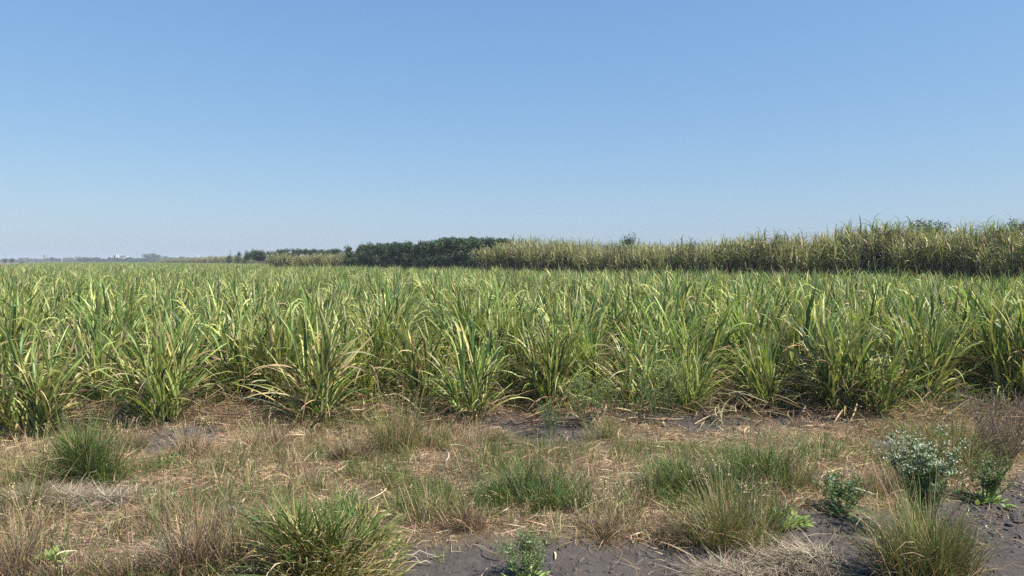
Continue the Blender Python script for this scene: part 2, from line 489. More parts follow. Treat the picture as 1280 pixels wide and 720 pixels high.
def instanced_field(name, P, S, protolist, label):
    me = bpy.data.meshes.new(name); me.vertices.add(len(P)); me.vertices.foreach_set("co", np.column_stack([P, ground_h(P[:, 0], P[:, 1])]).astype(np.float32).ravel())
    for nm, ty, va in (("rz", 'FLOAT', U(0, 6.28, len(P))), ("sc", 'FLOAT', S), ("pick", 'INT', rng.integers(0, len(protolist), len(P)))):
        a = me.attributes.new(nm, ty, 'POINT'); a.data.foreach_set("value", np.asarray(va, np.float32 if ty == 'FLOAT' else np.int32))
    o = bpy.data.objects.new(name, me); col.objects.link(o)
    ng = bpy.data.node_groups.new(name, 'GeometryNodeTree'); N, L = ng.nodes, ng.links
    ng.interface.new_socket("Geometry", in_out='INPUT', socket_type='NodeSocketGeometry'); ng.interface.new_socket("Geometry", in_out='OUTPUT', socket_type='NodeSocketGeometry')
    gi, go = N.new("NodeGroupInput"), N.new("NodeGroupOutput")
    J = N.new("GeometryNodeJoinGeometry")
    for p in reversed(protolist):
        j = N.new("GeometryNodeJoinGeometry")
        for ch in p.children:
            oi = N.new("GeometryNodeObjectInfo"); oi.inputs["Object"].default_value = ch; oi.inputs["As Instance"].default_value = False; oi.transform_space = 'ORIGINAL'
            L.new(oi.outputs["Geometry"], j.inputs[0])
        ti = N.new("GeometryNodeGeometryToInstance"); L.new(j.outputs[0], ti.inputs[0]); L.new(ti.outputs[0], J.inputs[0])
    ip = N.new("GeometryNodeInstanceOnPoints"); L.new(gi.outputs[0], ip.inputs["Points"]); L.new(J.outputs[0], ip.inputs["Instance"]); ip.inputs["Pick Instance"].default_value = True
    def att(nm, ty):
        n = N.new("GeometryNodeInputNamedAttribute"); n.data_type = ty; n.inputs["Name"].default_value = nm; return n.outputs["Attribute"]
    L.new(att("pick", 'INT'), ip.inputs["Instance Index"])
    cx = N.new("ShaderNodeCombineXYZ"); L.new(att("rz", 'FLOAT'), cx.inputs[2]); L.new(cx.outputs[0], ip.inputs["Rotation"])
    L.new(att("sc", 'FLOAT'), ip.inputs["Scale"])
    L.new(ip.outputs[0], go.inputs[0])
    md = o.modifiers.new("field", 'NODES'); md.node_group = ng
    tag(o, label, "sugarcane", kind="stuff")
    return o


instanced_field("sugarcane_field", pts[rest], size[rest], protos, "green young sugarcane stretching away to the far end of the field")

# tall cane along the far edge
seg = np.diff(WALL[:, :2], axis=0); sl = np.hypot(seg[:, 0], seg[:, 1]); cum = np.concatenate([[0], np.cumsum(sl)])
tused = set(); tp = []
for row in range(5):
    s_ = rng.random() * .5
    while s_ < cum[-1]:
        x = np.interp(s_, cum, WALL[:, 0]) ; y = np.interp(s_, cum, WALL[:, 1]); h = np.interp(s_, cum, WALL[:, 2])
        off = .1 + row * .95 + rng.normal(0, .14) + (1.5 * float(vnoise(s_, row * 0, 2.2, 19)) - .6) * (row < 2)
        tp.append((x + off * .82, y + off * .57, h, row)); s_ += .64 * U(.75, 1.25, 1)[0]
tp = [t for t in tp if t[0] < t[1] * .86 + .5]
tall_h = 3.02
for k_, (x, y, h, row) in enumerate(tp):
    s = h / tall_h * (.92 + .17 * float(vnoise(x, y, 1.8, 12))) * U(.95, 1.05, 1)[0]
    put(tprotos, tused, rng.integers(5), (x, y, 0), U(0, 6.28, 1)[0], (s * .95, s * .95, s),
        "tall mature cane plant with pale tips and purplish brown base beyond the green field" if row == 0 else "tall mature cane plant whose top shows behind the first row of tall cane",
        "tall cane plants facing the young field" if row == 0 else "tall cane plants behind the first tall row")
print("tall cane", len(tp))
# the second, farther block of tall cane
for k_ in range(44):
    pxk = 341 + (k_ % 22) / 21 * 100 + rng.normal(0, 1.2); dist = 80 + (k_ // 22) * 1.6 + rng.normal(0, .3)
    x, y = ab(pxk, dist)
    if 412 < pxk < 419: continue
    s = U(.95, 1.05, 1)[0]
    put(tprotos, tused, rng.integers(5), (x, y, 0), U(0, 6.28, 1)[0], s,
        "yellowish tall cane plant in the small far block below the dark wood", "cane plants of the small far block")
# distant low ridge of cane
n = 420; pxr = U(196, 338, n); dr = np.interp(pxr, [196, 250, 338], [330, 230, 150]) + U(0, 40, n)
xr = (pxr - 640) / F_PX * dr
hs = np.interp(pxr, [196, 215, 262, 285, 338], [.85, 1.0, 1.15, 1.2, .75]) * U(.9, 1.1, n)
instanced_field("distant_cane_field", np.column_stack([xr, dr]), hs, tprotos, "low yellow green band of far cane beyond the young field")

# ------------------------------------------------------------------ trees
def tree(seed, kind="dense"):
    """4 m tall tree at the origin: trunk with limbs, and a crown of leaf clumps"""
    global rng
    rng = np.random.default_rng(300 + seed)
    root = empty("plantation_tree" if kind == "dense" else "tree")
    tg, cg = Geo(), Geo()
    H = 4.0
    lo = .1 if kind == "dense" else (.35 if kind == "broad" else .62)
    tw = np.cumsum(rng.normal(0, .05, (7, 3)), 0); tw[:, 2] = 0; tw[0] = 0
    P = np.stack([np.zeros(7), np.zeros(7), np.linspace(-.1, H * .88, 7)], 1) + tw
    tubes(tg, P[None], np.linspace(.075, .018, 7)[None], (.3, .25, .2), (.2, .2, .13), 7)
    nb = 26; f = U(lo, .95, nb); i0 = P[0] + 0 * f[:, None]
    base = np.stack([np.interp(f * 6, range(7), P[:, k]) for k in range(3)], 1)
    wid = {"dense": .8, "broad": 1.5, "ball": .75}[kind]
    if kind == "dense": L = wid * np.sqrt(np.clip(1.02 - ((f - .48) / .52) ** 2, .06, 1)) * U(.6, 1.25, nb)
    elif kind == "broad": L = wid * np.sin(np.clip((f - lo) / (1 - lo), .08, 1) * PI * .75 + .45) * U(.6, 1.2, nb)
    else: L = wid * np.sqrt(np.clip(1 - ((f - .82) / .24) ** 2, .1, 1)) * U(.6, 1.1, nb)
    az = U(0, 2 * PI, nb) 
    bp = blades(Geo(), base, az, L, U(.5, 1.2, nb), U(-.4, .3, nb), .01, 4, G1, G1)
    tubes(tg, bp, np.repeat(np.linspace(.02, .006, 5)[None], nb, 0), (.2, .17, .12), (.15, .16, .08), 4)
    ends = np.concatenate([bp[:, -1], bp[:, 2], P[5:7]]); ends = ends[ends[:, 2] > lo * H * .8]
    nleaf = 3400; k = rng.integers(0, len(ends), nleaf)
    rad = U(.18, .36, len(ends))[k] * (1.5 if kind == "broad" else 1)
    dv = rng.normal(size=(nleaf, 3)); dv /= np.linalg.norm(dv, axis=1, keepdims=True)
    pos = ends[k] + dv * (rad * rng.random(nleaf) ** .45)[:, None] * np.array([1, 1, .85])
    cc = pickc([(.05, .085, .035), (.075, .11, .045), (.035, .06, .03)], len(ends), .22)[k] * np.exp(rng.normal(0, .2, (nleaf, 1)))
    leafs(cg, pos, dv + rng.normal(0, .5, (nleaf, 3)) - np.array([0, 0, .3]), U(.1, .17, nleaf), U(.05, .085, nleaf), cc, jit=.9)
    tg.obj("trunk", M_BARK, root); cg.obj("crown", M_TREE, root)
    tag(root, "tree", "tree")
    return root


tr = {"dense": [tree(i, "dense") for i in range(4)], "broad": [tree(10 + i, "broad") for i in range(2)], "ball": [tree(20, "ball")]}
trused = {k: set() for k in tr}
rng = np.random.default_rng(9)


def put_tree(kind, px, dist, top_y, label, group=None, wide=1.0):
    x, y = ab(px, dist)
    h = CAM_H + (326 - top_y) * dist / F_PX
    s = h / (4.12 if kind == 'dense' else 4.45); wide = wide * float(U(.85, 1.15, 1)[0])
    i = int(rng.integers(len(tr[kind])))
    return put(tr[kind], trused[kind], i, (x, y, 0), U(0, 6.28, 1)[0], (s * wide, s * wide, s), label, group)


# young plantation
for row in range(3):
    for k_ in range(17):
        pxk = 443 + k_ * 11.6 + rng.normal(0, 1.8) + row * 4
        dist = np.interp(pxk, [440, 640], [76, 62]) + row * 2.2 + rng.normal(0, .3)
        ty = np.interp(pxk, [440, 455, 500, 535, 552, 600, 640, 670], [306, 302, 298.5, 298, 293, 292, 292.5, 297]) + rng.normal(0, .9) + abs(rng.normal(0, 1.2)) - 1
        put_tree("dense", pxk, dist, ty, "dark green plantation tree facing the young cane" if row == 0 else "dark green plantation tree whose crown shows over the first row", "front trees of the dark plantation" if row == 0 else "back trees of the dark plantation", 1.05)
for k_ in range(12):
    pxk = 347 + k_ * 6.9 + rng.normal(0, 1)
    put_tree("dense", pxk, 112 + rng.normal(0, 2), 308.6 + rng.normal(0, .7), "dark tree just topping the small far cane block", "dark trees behind the small far cane block", 1.3)
put_tree("broad", 298, 150, 313, "dark bushy tree next to the thin palm-like trees on the skyline", None, .6)
put_tree("broad", 286, 155, 317.5, "lowest dark bush at the end of the far yellow cane band", None, .6)
put_tree("broad", 306, 150, 317, "small dark bush between the bushy tree and the thin palm-like trees", None, .5)
put_tree("ball", 312, 135, 311, "thin-trunked tree with a small round crown, shorter of the thin pair")
put_tree("ball", 316.5, 138, 309.5, "thin-trunked tree with a small round crown, taller of the thin pair")
put_tree("ball", 325, 120, 310.5, "round-crowned small tree standing in the gap of the skyline", None, 1.6)
put_tree("ball", 329, 122, 310.8, "round-crowned small tree touching its twin in the skyline gap", None, 1.4)
put_tree("broad", 338, 118, 312, "low dark tree beside the end of the small far cane block")
put_tree("broad", 786, 64, 290.5, "isolated round dark tree peeping over the middle of the tall cane")
put_tree("broad", 1160, 56, 271, "flat dark treetop just showing above the tall cane")
put_tree("broad", 1276, 56, 269.5, "broad dark treetop above the tall cane at the edge of the view")
# far trees
for k_, (pxk, dist, ty, w, lab) in enumerate([
    (6, 330, 322.8, 1.6, "low dark green tree at the far field corner"),
    (15, 335, 322.2, 1.5, "wider dark green tree near the far field corner"),
    (27, 300, 327, 1.4, "lowest dark bush beyond the far field corner"),
    (66, 560, 321, 1.4, "rounded hazy tree beside the pale lamp pole"),
    (73, 570, 322.5, 1.3, "lower hazy tree touching the rounded one by the lamp pole"),
    (182, 640, 316.5, 1.5, "first tall tree of the hazy clump past the white silos"),
    (190, 650, 315.5, 1.5, "tallest tree of the hazy clump past the white silos"),
    (198, 640, 317.5, 1.5, "third tree of the hazy clump past the white silos"),
    (206, 640, 319.5, 1.8, "lowest sloping end tree of the hazy clump"),
    (228, 600, 320, 1.6, "small hazy tree between the clump and the small white tower"),
    (236, 590, 321, 1.7, "second small hazy tree short of the small white tower"),
]):
    put_tree("broad", pxk, dist, ty, lab, None, w)

# far treeline
rng = np.random.default_rng(17)
g = Geo(); n = 26000; pxr = U(-60, 345, n); dr = 540 + U(0, 60, n) + 200 * (pxr < 98)
top = np.interp(pxr, [-60, 40, 80, 105, 160, 180, 345], [3.3, 3.5, 3.9, 3.9, 3.9, 3.8, 3.4]) * (.72 + .5 * vnoise(pxr, dr * .02, 3.3, 2)) 
pos = np.column_stack([(pxr - 640) / F_PX * dr, dr, rng.random(n) ** .8 * top])
quads(g, pos, U(.45, .9, n), pickc([(.04, .06, .04), (.05, .07, .04)], n, .25))
stuff("treeline", g, M_TREE, "hazy blue grey line of far trees along the horizon", "treeline")

# ------------------------------------------------------------------ far buildings
def box(g, x0, x1, y0, y1, z0, z1, c=(.5, .5, .5)):
    v = np.array([[x, y, z] for z in (z0, z1) for y in (y0, y1) for x in (x0, x1)], float)
    q = np.array([[0, 1, 5, 4], [1, 3, 7, 5], [3, 2, 6, 7], [2, 0, 4, 6], [4, 5, 7, 6], [0, 2, 3, 1]])
    g.add(v, q, np.tile(c, (8, 1)))


M_WHITE = plain_mat("painted_render", (.68, .68, .66), .6, (.58, .57, .55), .3)
M_GREYW = plain_mat("grey_render", (.33, .32, .31), .7, (.26, .25, .25), .3)
M_CREAM = plain_mat("cream_render", (.5, .46, .40), .7, (.42, .39, .34), .3)
M_ROOF = plain_mat("roof_sheet", (.42, .42, .42), .5, (.3, .3, .3), .4)
M_GLASSY = plain_mat("window_glass", (.06, .07, .08), .15)
M_METAL = plain_mat("galvanised_metal", (.4, .4, .4), .5)
M_PALEP = plain_mat("pale_pole_paint", (.7, .7, .68), .5)


def building(px0, px1, top_y, dist, mat, label, roof="flat", floors=3):
    w = (px1 - px0) * dist / F_PX; h = CAM_H + (326 - top_y) * dist / F_PX; x, y = ab((px0 + px1) / 2, dist)
    r = empty("far_building", (x, y, 0)); dpt = max(6, w * .6)
    g = Geo(); box(g, -w / 2, w / 2, 0, dpt, -.2, h * .94); g.obj("wall", mat, r, False)
    g = Geo()
    if roof == "flat": box(g, -w / 2 - .3, w / 2 + .3, -.3, dpt + .3, h * .94, h)
    else:
        v = np.array([[-w / 2 - .4, -.4, h * .94 - .6], [w / 2 + .4, -.4, h * .94 - .6], [w / 2 + .4, dpt / 2, h], [-w / 2 - .4, dpt / 2, h], [w / 2 + .4, dpt + .4, h * .94 - .6], [-w / 2 - .4, dpt + .4, h * .94 - .6],
                      [-w / 2 - .4, -.4, h * .94 - .8], [w / 2 + .4, -.4, h * .94 - .8], [w / 2 + .4, dpt / 2, h - .2], [-w / 2 - .4, dpt / 2, h - .2], [w / 2 + .4, dpt + .4, h * .94 - .8], [-w / 2 - .4, dpt + .4, h * .94 - .8]])
        g.add(v, np.array([[0, 1, 2, 3], [3, 2, 4, 5], [6, 9, 8, 7], [9, 11, 10, 8], [0, 6, 7, 1], [4, 10, 11, 5]]), np.full((12, 3), .4))
    g.obj("roof", M_ROOF, r, False)
    nc = max(1, int(w / 4.5))
    me = None
    for f in range(floors):
        for c in range(nc):
            cx = -w / 2 + (c + .5) * w / nc; cz = h * .94 * (f + .55) / floors
            if me is None:
                g = Geo(); box(g, -.7, .7, -.06, .0, -.6, .6); o = g.obj("window", M_GLASSY, r, False); me = o
            else:
                o = me.copy(); col.objects.link(o); o.parent = r
            o.location = (cx, -.004, cz)
    tag(r, label, "building", "buildings on the far horizon")
    return r


building(2, 10, 323.5, 900, M_GREYW, "low grey building above the dark trees of the far field corner", floors=1)
building(23, 36, 322, 850, M_GREYW, "wide grey block beyond the lowest dark bush on the horizon")
building(37, 48, 324, 880, M_CREAM, "low cream building between the wide grey block and the narrow tower", "gable", 1)
building(54.5, 56.3, 318.5, 880, M_GREYW, "narrow grey tower on the horizon")
building(56.8, 63, 322.5, 870, M_WHITE, "pale building hard against the narrow grey tower", floors=2)
building(79, 92, 321, 860, M_GREYW, "long grey shed behind the pale lamp pole", "gable", 2)
building(84, 90, 320.6, 930, M_CREAM, "pale upper block showing over the long grey shed", floors=3)
building(93, 102, 320.8, 900, M_CREAM, "pale flat building past the long grey shed", floors=2)
building(105, 118, 321.5, 950, M_CREAM, "faint cream building with a flat roof behind the tree line", floors=2)
building(122, 128, 322, 950, M_CREAM, "faint small pale building behind the tree line", floors=2)
building(142, 144.5, 319, 900, M_GREYW, "slim grey block touching the pair of white silos", floors=3)
building(150.5, 155.5, 319.5, 900, M_GREYW, "grey block between the white silo pair and the white annex", floors=3)
building(156, 158.4, 319.2, 890, M_WHITE, "bright narrow white annex beside the grey block", floors=3)
building(159, 163, 321.5, 890, M_CREAM, "low cream annex at the end of the silo works", floors=1)
building(219, 222, 320.6, 900, M_WHITE, "tiny white house past the hazy tree clump", "gable", 1)


def silo(px, wpx, top_y, dist, label):
    h = CAM_H + (326 - top_y) * dist / F_PX; x, y = ab(px, dist); R = wpx * dist / F_PX / 2
    r = empty("silo", (x, y, 0)); k = 20; an = np.arange(k) / k * 2 * PI
    for nm, prof, m in (("tank", [(R, -.2), (R, h * .9)], M_WHITE), ("roof", [(R * 1.06, h * .9), (R * .1, h), (.001, h)], M_ROOF)):
        V = np.array([[[rr * math.cos(a), rr * math.sin(a), z] for a in an] for rr, z in prof]); i = np.arange(V.shape[0] * k).reshape(-1, k); j = np.roll(i, -1, 1)
        g = Geo(); g.add(V, np.stack([i[:-1], j[:-1], j[1:], i[1:]], -1), np.full(V.shape, .5)); g.obj(nm, m, r)
    tag(r, label, "silo", "white silos on the horizon")


silo(145.8, 1.9, 317, 880, "white silo touching the slim grey block")
silo(148.3, 1.9, 317, 884, "white silo touching the wider grey block")
silo(248, 1.6, 317.6, 700, "solitary small white tower silo above the far yellow cane band")


def mast(px, top_y, dist, label, name="lattice_mast", w=1.2):
    h = CAM_H + (326 - top_y) * dist / F_PX; x, y = ab(px, dist); r = empty(name, (x, y, 0))
    z = np.linspace(0, h, 12); leg = Geo(); br = Geo()
    for a in range(3):
        an = a * 2 * PI / 3; R = w * (1 - .85 * z / h)
        P = np.column_stack([R * math.cos(an), R * math.sin(an), z]); tubes(leg, P[None], np.full((1, 12), .16), (.3,) * 3, (.3,) * 3, 4)
        an2 = an + 2 * PI / 3
        for i in range(11):
            Q = np.array([[R[i] * math.cos(an), R[i] * math.sin(an), z[i]], [R[i + 1] * math.cos(an2), R[i + 1] * math.sin(an2), z[i + 1]]])
            tubes(br, Q[None], np.full((1, 2), .08), (.3,) * 3, (.3,) * 3, 3)
    leg.obj("frame", M_METAL, r); br.obj("lattice", M_METAL, r)
    tag(r, label, "mast")


mast(172, 312.5, 850, "thin lattice mast short of the hazy tree clump")
mast(7, 317, 850, "thin lattice mast over the far field corner trees")
mast(121, 317.5, 950, "faint lattice mast behind the long tree line")
mast(288.5, 311.5, 600, "thin lattice mast over the end of the far yellow cane band")


def pole(px, top_y, dist, label):
    h = CAM_H + (326 - top_y) * dist / F_PX; x, y = ab(px, dist); r = empty("lamp_pole", (x, y, 0))
    g = Geo(); P = np.column_stack([np.zeros(6), np.zeros(6), np.linspace(-.1, h, 6)]); tubes(g, P[None], np.linspace(.2, .12, 6)[None], (.6,) * 3, (.6,) * 3, 8); g.obj("pole", M_PALEP, r)
    g = Geo(); P = np.array([[0, 0, h - .1], [.6, 0, h + .2], [1.4, 0, h + .25]]); tubes(g, P[None], np.full((1, 3), .06), (.6,) * 3, (.6,) * 3, 6); g.obj("arm", M_PALEP, r)
    g = Geo(); box(g, 1.3, 1.9, -.15, .15, h + .17, h + .3); g.obj("lamp_head", M_METAL, r, False)
    tag(r, label, "pole")


pole(77.6, 320.5, 420, "pale lamp pole standing in front of the far buildings")

# ------------------------------------------------------------------ roadside plants
GRN, GRN2, OLV, TAN, TAN2, PUR = (.075, .135, .03), (.12, .185, .04), (.15, .155, .05), (.41, .29, .165), (.54, .425, .26), (.15, .11, .08)


def tuft(px, py, hpx, wpx, kind, label, n=None, name="grass_tuft", group=None, seed=None):
    global rng
    rng = np.random.default_rng(int(px * 7 + py * 3))
    x, y = gp(px, py); d = math.hypot(y, CAM_H); H = hpx * d / F_PX; W = wpx * d / F_PX
    r = empty(name, (x, y, gz(x, y)))
    spec = {  # green share, green colours, dead colours, blade width, density
        "green": (.85, [GRN, GRN2, (.07, .12, .04)], [TAN, TAN2], .0055, 1.0),
        "sparse": (.7, [GRN, GRN2, OLV], [TAN, PUR], .0045, .45),
        "olive": (.6, [OLV, (.12, .135, .055), GRN2], [TAN, (.28, .2, .11)], .0042, 1.0),
        "dry": (.06, [OLV], [(.3, .215, .14), PUR, (.2, .14, .1), TAN, (.09, .065, .055)], .0042, 2.3),
    "mixed": (.55, [GRN2, OLV, (.12, .15, .045)], [TAN, (.22, .14, .085), PUR], .005, 1.0),
        "hump": (.36, [(.11, .17, .035), GRN2, (.16, .21, .05), (.06, .1, .02)], [TAN, TAN2, (.42, .33, .12), (.2, .13, .07)], .009, 1.0),
    }[kind]
    gs, gc, dc, bw, den = spec
    n = int(n * 1.25) if n else int(den * 330 * max(.4, W / .45))
    def grow(g, m, cols, hh, tl, bd, ww, dead=False):
        if m < 3: return
        k = rng.integers(0, K, m); loose = rng.random(m) < .42
        bx = np.where(loose, U(-.55, .55, m) * W, SX[k] + rng.normal(0, .05 * W + .008, m)); by = np.where(loose, U(-.4, .4, m) * W * .8, SY[k] + rng.normal(0, .05 * W + .008, m))
        rr = np.hypot(bx, by); a = np.arctan2(by, bx); f = np.clip(rr / (.45 * W), 0, 1)
        z = mound * H * (1 - f ** 2) * (.45 + .55 * SH[k]) if not dead else mound * H * (1 - f ** 2) * U(.2, .9, m)
        b = np.column_stack([bx, by, z - .02])
        aa = np.where(rng.random(m) < .5, U(0, 2 * PI, m), a + rng.normal(0, .9, m)) + SL[k]; L = 1.22 * hh * np.where(loose, U(.3, .8, m), U(.5, 1.15, m) * SH[k]) * (1 - mound * .55)
        til = np.abs(rng.normal(0, .27, m)) + tl * f * .6 + mound * .5
        c = pickc(cols, m, .18); t = c * (1.1 if not dead else 1.0)
        dr = rng.random(m) < .25; t[dr] = jc(TAN, dr.sum())
        blades(g, b, aa, L, til, bd * rng.random(m) ** 1.8, ww * U(.7, 1.3, m), 5, c, t, U(1.2, 2.6, m), twist=rng.normal(0, .8, m), daz=rng.normal(0, .4, m), fold=.15 if ww > .006 else 0, zmin=-.02)
    spread = min(.9, .5 * W / max(H, .05))
    SL = rng.normal(0, .8, 60); K = max(4, int(W / .055)); SX, SY = U(-.42, .42, K) * W, U(-.34, .34, K) * W; SH = U(.6, 1.08, K) if kind != 'hump' else U(.5, 1.02, K); mound = {"mixed": .1, "hump": .55, "green": .12}.get(kind, .04)
    g = Geo(); grow(g, int(n * gs), gc, H, spread, 1.5, bw)
    g2 = Geo(); grow(g2, int(n * (1 - gs)), dc, H * (.85 if kind != "hump" else .75), spread * 1.35, 1.9, bw * .9, True)
    if g.n: g.obj("green_leaves", M_GRASS, r)
    if g2.n: g2.obj("dry_leaves", M_DEAD, r)
    if kind in ("sparse", "olive", "dry"):   # thin seed stalks
        m = max(4, int(n * .025)); g3 = Geo(); a = U(0, 2 * PI, m)
        P = blades(Geo(), np.column_stack([.1 * W * np.cos(a), .1 * W * np.sin(a), a * 0 - .02]), a, H * U(.8, 1.2, m), U(.05, .5, m) * (spread + .3), U(0, .5, m), .01, 5, GRN, GRN)
        tubes(g3, P, np.full((m, 6), .0018), pickc([TAN, OLV], m), pickc([TAN2, TAN], m), 3)
        q = P[:, -1][np.repeat(np.arange(m), 7)] + rng.normal(0, .012, (m * 7, 3)); leafs(g3, q, rng.normal(size=(m * 7, 3)), .012, .006, pickc([TAN2, TAN], m * 7))
        g3.obj("seed_heads", M_DEAD, r)
    tag(r, label, "grass tuft", group)
    return r


def weed(px, py, hpx, wpx, label, leaf=GRN, leaf_l=.02, nst=14, nleaf=900, flowers=0, basal=0, basal_c=GRN2, twig=False, name="weed"):
    global rng
    rng = np.random.default_rng(int(px * 5 + py * 11))
    x, y = gp(px, py); d = math.hypot(y, CAM_H); H = hpx * d / F_PX; W = wpx * d / F_PX
    r = empty(name, (x, y, gz(x, y)))
    if nst:
        g = Geo(); a = U(0, 2 * PI, nst); rr = .06 * W
        tl = U(.02, 1., nst) ** .8 * min(1.0, .62 * W / H)
        P = blades(Geo(), np.column_stack([rr * np.cos(a), rr * np.sin(a), a * 0 - .02]), a, H * U(.75, 1.02, nst), tl, rng.normal(.05, .2, nst), .01, 8, GRN, GRN)
        sc0, sc1 = ((.22, .15, .11), (.3, .22, .16)) if twig else ((.14, .16, .07), (.13, .18, .07))
        tubes(g, P, np.repeat(np.linspace(.004, .0018, 9)[None], nst, 0), sc0, sc1, 4)
        nb = nst * 9; k = rng.integers(0, nst, nb); j = rng.integers(3, 8, nb) if not twig else rng.integers(1, 8, nb)
        B = blades(Geo(), P[k, j], U(0, 2 * PI, nb), H * U(.12, .34, nb), U(.3, .95, nb), U(-.5, .3, nb), .01, 4, GRN, GRN)
        tubes(g, B, np.repeat(np.linspace(.0022, .001, 5)[None], nb, 0), sc0, sc1, 3)
        if twig:
            k2 = rng.integers(0, nb, nb * 3); B2 = blades(Geo(), B[k2, rng.integers(1, 5, nb * 3)], U(0, 2 * PI, nb * 3), H * U(.05, .16, nb * 3), U(.3, 1.3, nb * 3), U(-.5, .5, nb * 3), .01, 3, GRN, GRN)
            tubes(g, B2, np.full((nb * 3, 4), .0012), sc0, sc1, 3)
        g.obj("stems", M_STEM, r)
        allp = np.concatenate([B[:, 1:].reshape(-1, 3), B[:, 2:].reshape(-1, 3), P[:, 2:].reshape(-1, 3)])
        if nleaf:
            g = Geo(); q = allp[rng.integers(0, len(allp), nleaf)] + rng.normal(0, .008, (nleaf, 3))
            dv = rng.normal(size=(nleaf, 3)); dv[:, 2] = np.abs(dv[:, 2]) * .7 + .1
            lc = pickc([leaf, tuple(1.3 * v for v in leaf), tuple(.75 * v for v in leaf)], nleaf, .15) if not twig else pickc([PUR, TAN, OLV], nleaf)
            leafs(g, q, dv, leaf_l * U(.6, 1.5, nleaf), leaf_l * .32, lc)
            g.obj("leaves", M_GRASS, r)
        if flowers:
            g = Geo(); tips = np.concatenate([B[:, -1], P[:, -1]]); tips = tips[tips[:, 2] > H * .7]
            q = tips[rng.integers(0, len(tips), flowers)] + rng.normal(0, .017, (flowers, 3)) * np.array([1, 1, .7])
            for _ in range(4):
                leafs(g, q, rng.normal(size=(flowers, 3)) + np.array([0, 0, .6]), U(.006, .0105, flowers), U(.006, .009, flowers), jc((.66, .66, .6), flowers, .05, .02))
            g.obj("blossoms", M_FLOWER, r)
    if basal:
        g = Geo(); a = U(0, 2 * PI, basal)
        rr = W * .42 * rng.random(basal)
        b = np.column_stack([rr * np.cos(a), rr * np.sin(a), U(.005, .04, basal)])
        c = pickc([basal_c, tuple(1.25 * v for v in basal_c)], basal)
        blades(g, b, a + rng.normal(0, .4, basal), U(.035, .085, basal), U(.5, 1.4, basal), U(.1, .8, basal), U(.026, .048, basal), 4, c, c * 1.1, 1.3, fold=.2, zmin=.004)
        g.obj("basal_leaves", M_GRASS, r)
    tag(r, label, "weed")
    return r


tuft(110, 602, 84, 74, "green", "rounded dense green grass tuft with a dark shadowed base", n=1100)
tuft(47, 604, 60, 66, "olive", "olive grass tuft leaning beside the rounded dense green one")
tuft(205, 662, 66, 130, "sparse", "wide spiky dull green tuft above the pale straw heap")
tuft(52, 695, 85, 66, "sparse", "tall loose green tuft growing over small lime leaves")
tuft(150, 560, 36, 50, "dry", "low brown dry tuft behind the rounded dense green one")
tuft(398, 730, 118, 140, "hump", "big hummock of grass, green on top with tan dead blades hanging below", n=2600)
tuft(452, 692, 78, 90, "hump", "lighter green shoulder of grass against the big hummock", n=500)
tuft(388, 618, 52, 40, "sparse", "thin upright green tuft above the big hummock")
tuft(502, 566, 84, 66, "olive", "tall thin green grass standing before the cane edge", n=420)
tuft(604, 596, 66, 66, "sparse", "spiky grey-green tuft in the middle of the dry grass")
tuft(548, 655, 70, 70, "olive", "olive upright tuft beside the big hummock's lighter shoulder")
tuft(505, 640, 50, 50, "sparse", "loose short tuft between the hummock and the olive upright one")
tuft(655, 628, 50, 110, "green", "broad low patch of fresh green blades in the dry grass", n=900)
tuft(725, 640, 45, 46, "green", "small fresh green tuft next to the broad low green patch")
tuft(757, 548, 44, 46, "olive", "small brown-green tuft at the edge of the bare dark soil")
tuft(800, 628, 52, 60, "sparse", "sparse mixed tuft between two fresh green patches")
tuft(880, 622, 54, 96, "green", "broad dense green patch joined to a tall dark tuft", n=1300)
tuft(948, 612, 78, 70, "green", "tall dark green tuft rising over its neighbours", n=750)
tuft(908, 676, 88, 92, "olive", "brown wiry tuft with a dark hollow at its foot", n=900)
tuft(962, 655, 58, 46, "green", "leafy green tuft directly above the lime creeping leaves")
tuft(1030, 576, 48, 62, "green", "short green tuft on the pinkish dry grass", n=170)
tuft(1160, 730, 118, 84, "mixed", "large brown and green tuft in front of the white-flowered weed", n=1500)
tuft(1163, 696, 84, 50, "mixed", "narrow green tuft growing up among the white-flowered stalks", n=420)
tuft(1192, 584, 88, 105, "olive", "wide olive wiry tuft behind the white-flowered weed", n=650)
tuft(1104, 614, 50, 52, "dry", "tan dry tuft between the leafy weed and the white flowers")
tuft(1000, 610, 40, 60, "dry", "low brown dry tuft beside the tall dark green one")
tuft(285, 596, 60, 56, "sparse", "thin brownish tuft behind the wide spiky one")
tuft(235, 570, 40, 60, "dry", "twiggy brown tuft next to the pale bare soil")
tuft(12, 730, 100, 64, "dry", "grey-brown dead tuft at the corner of the verge")
tuft(98, 728, 52, 54, "dry", "small grey dead tuft beside the lime leaves")
tuft(165, 730, 56, 60, "dry", "bristly grey dead tuft below the straw heap")
tuft(268, 722, 120, 86, "dry", "tall brown dead tuft standing apart before the big hummock")
tuft(316, 715, 96, 56, "olive", "tall mixed tuft leaning on the big hummock")
tuft(590, 660, 44, 54, "dry", "low tan dead tuft above the bare verge soil")
tuft(760, 668, 42, 60, "dry", "curly tan dead tuft on the lip of the bare soil")
tuft(845, 672, 40, 60, "dry", "flattened dead tuft beside the brown wiry one")
tuft(700, 616, 44, 60, "green", "low green tuft joining the broad patch to the taller stalks")
tuft(838, 606, 46, 56, "green", "ragged green tuft on the near side of the reddish straw", n=420)
tuft(782, 650, 46, 46, "olive", "thin leaning tuft above the curly tan dead grass")
tuft(430, 655, 60, 56, "green", "bright green tuft cresting the far side of the big hummock", n=420)
tuft(350, 668, 60, 50, "green", "green tuft poking out at the far flank of the big hummock", n=360)
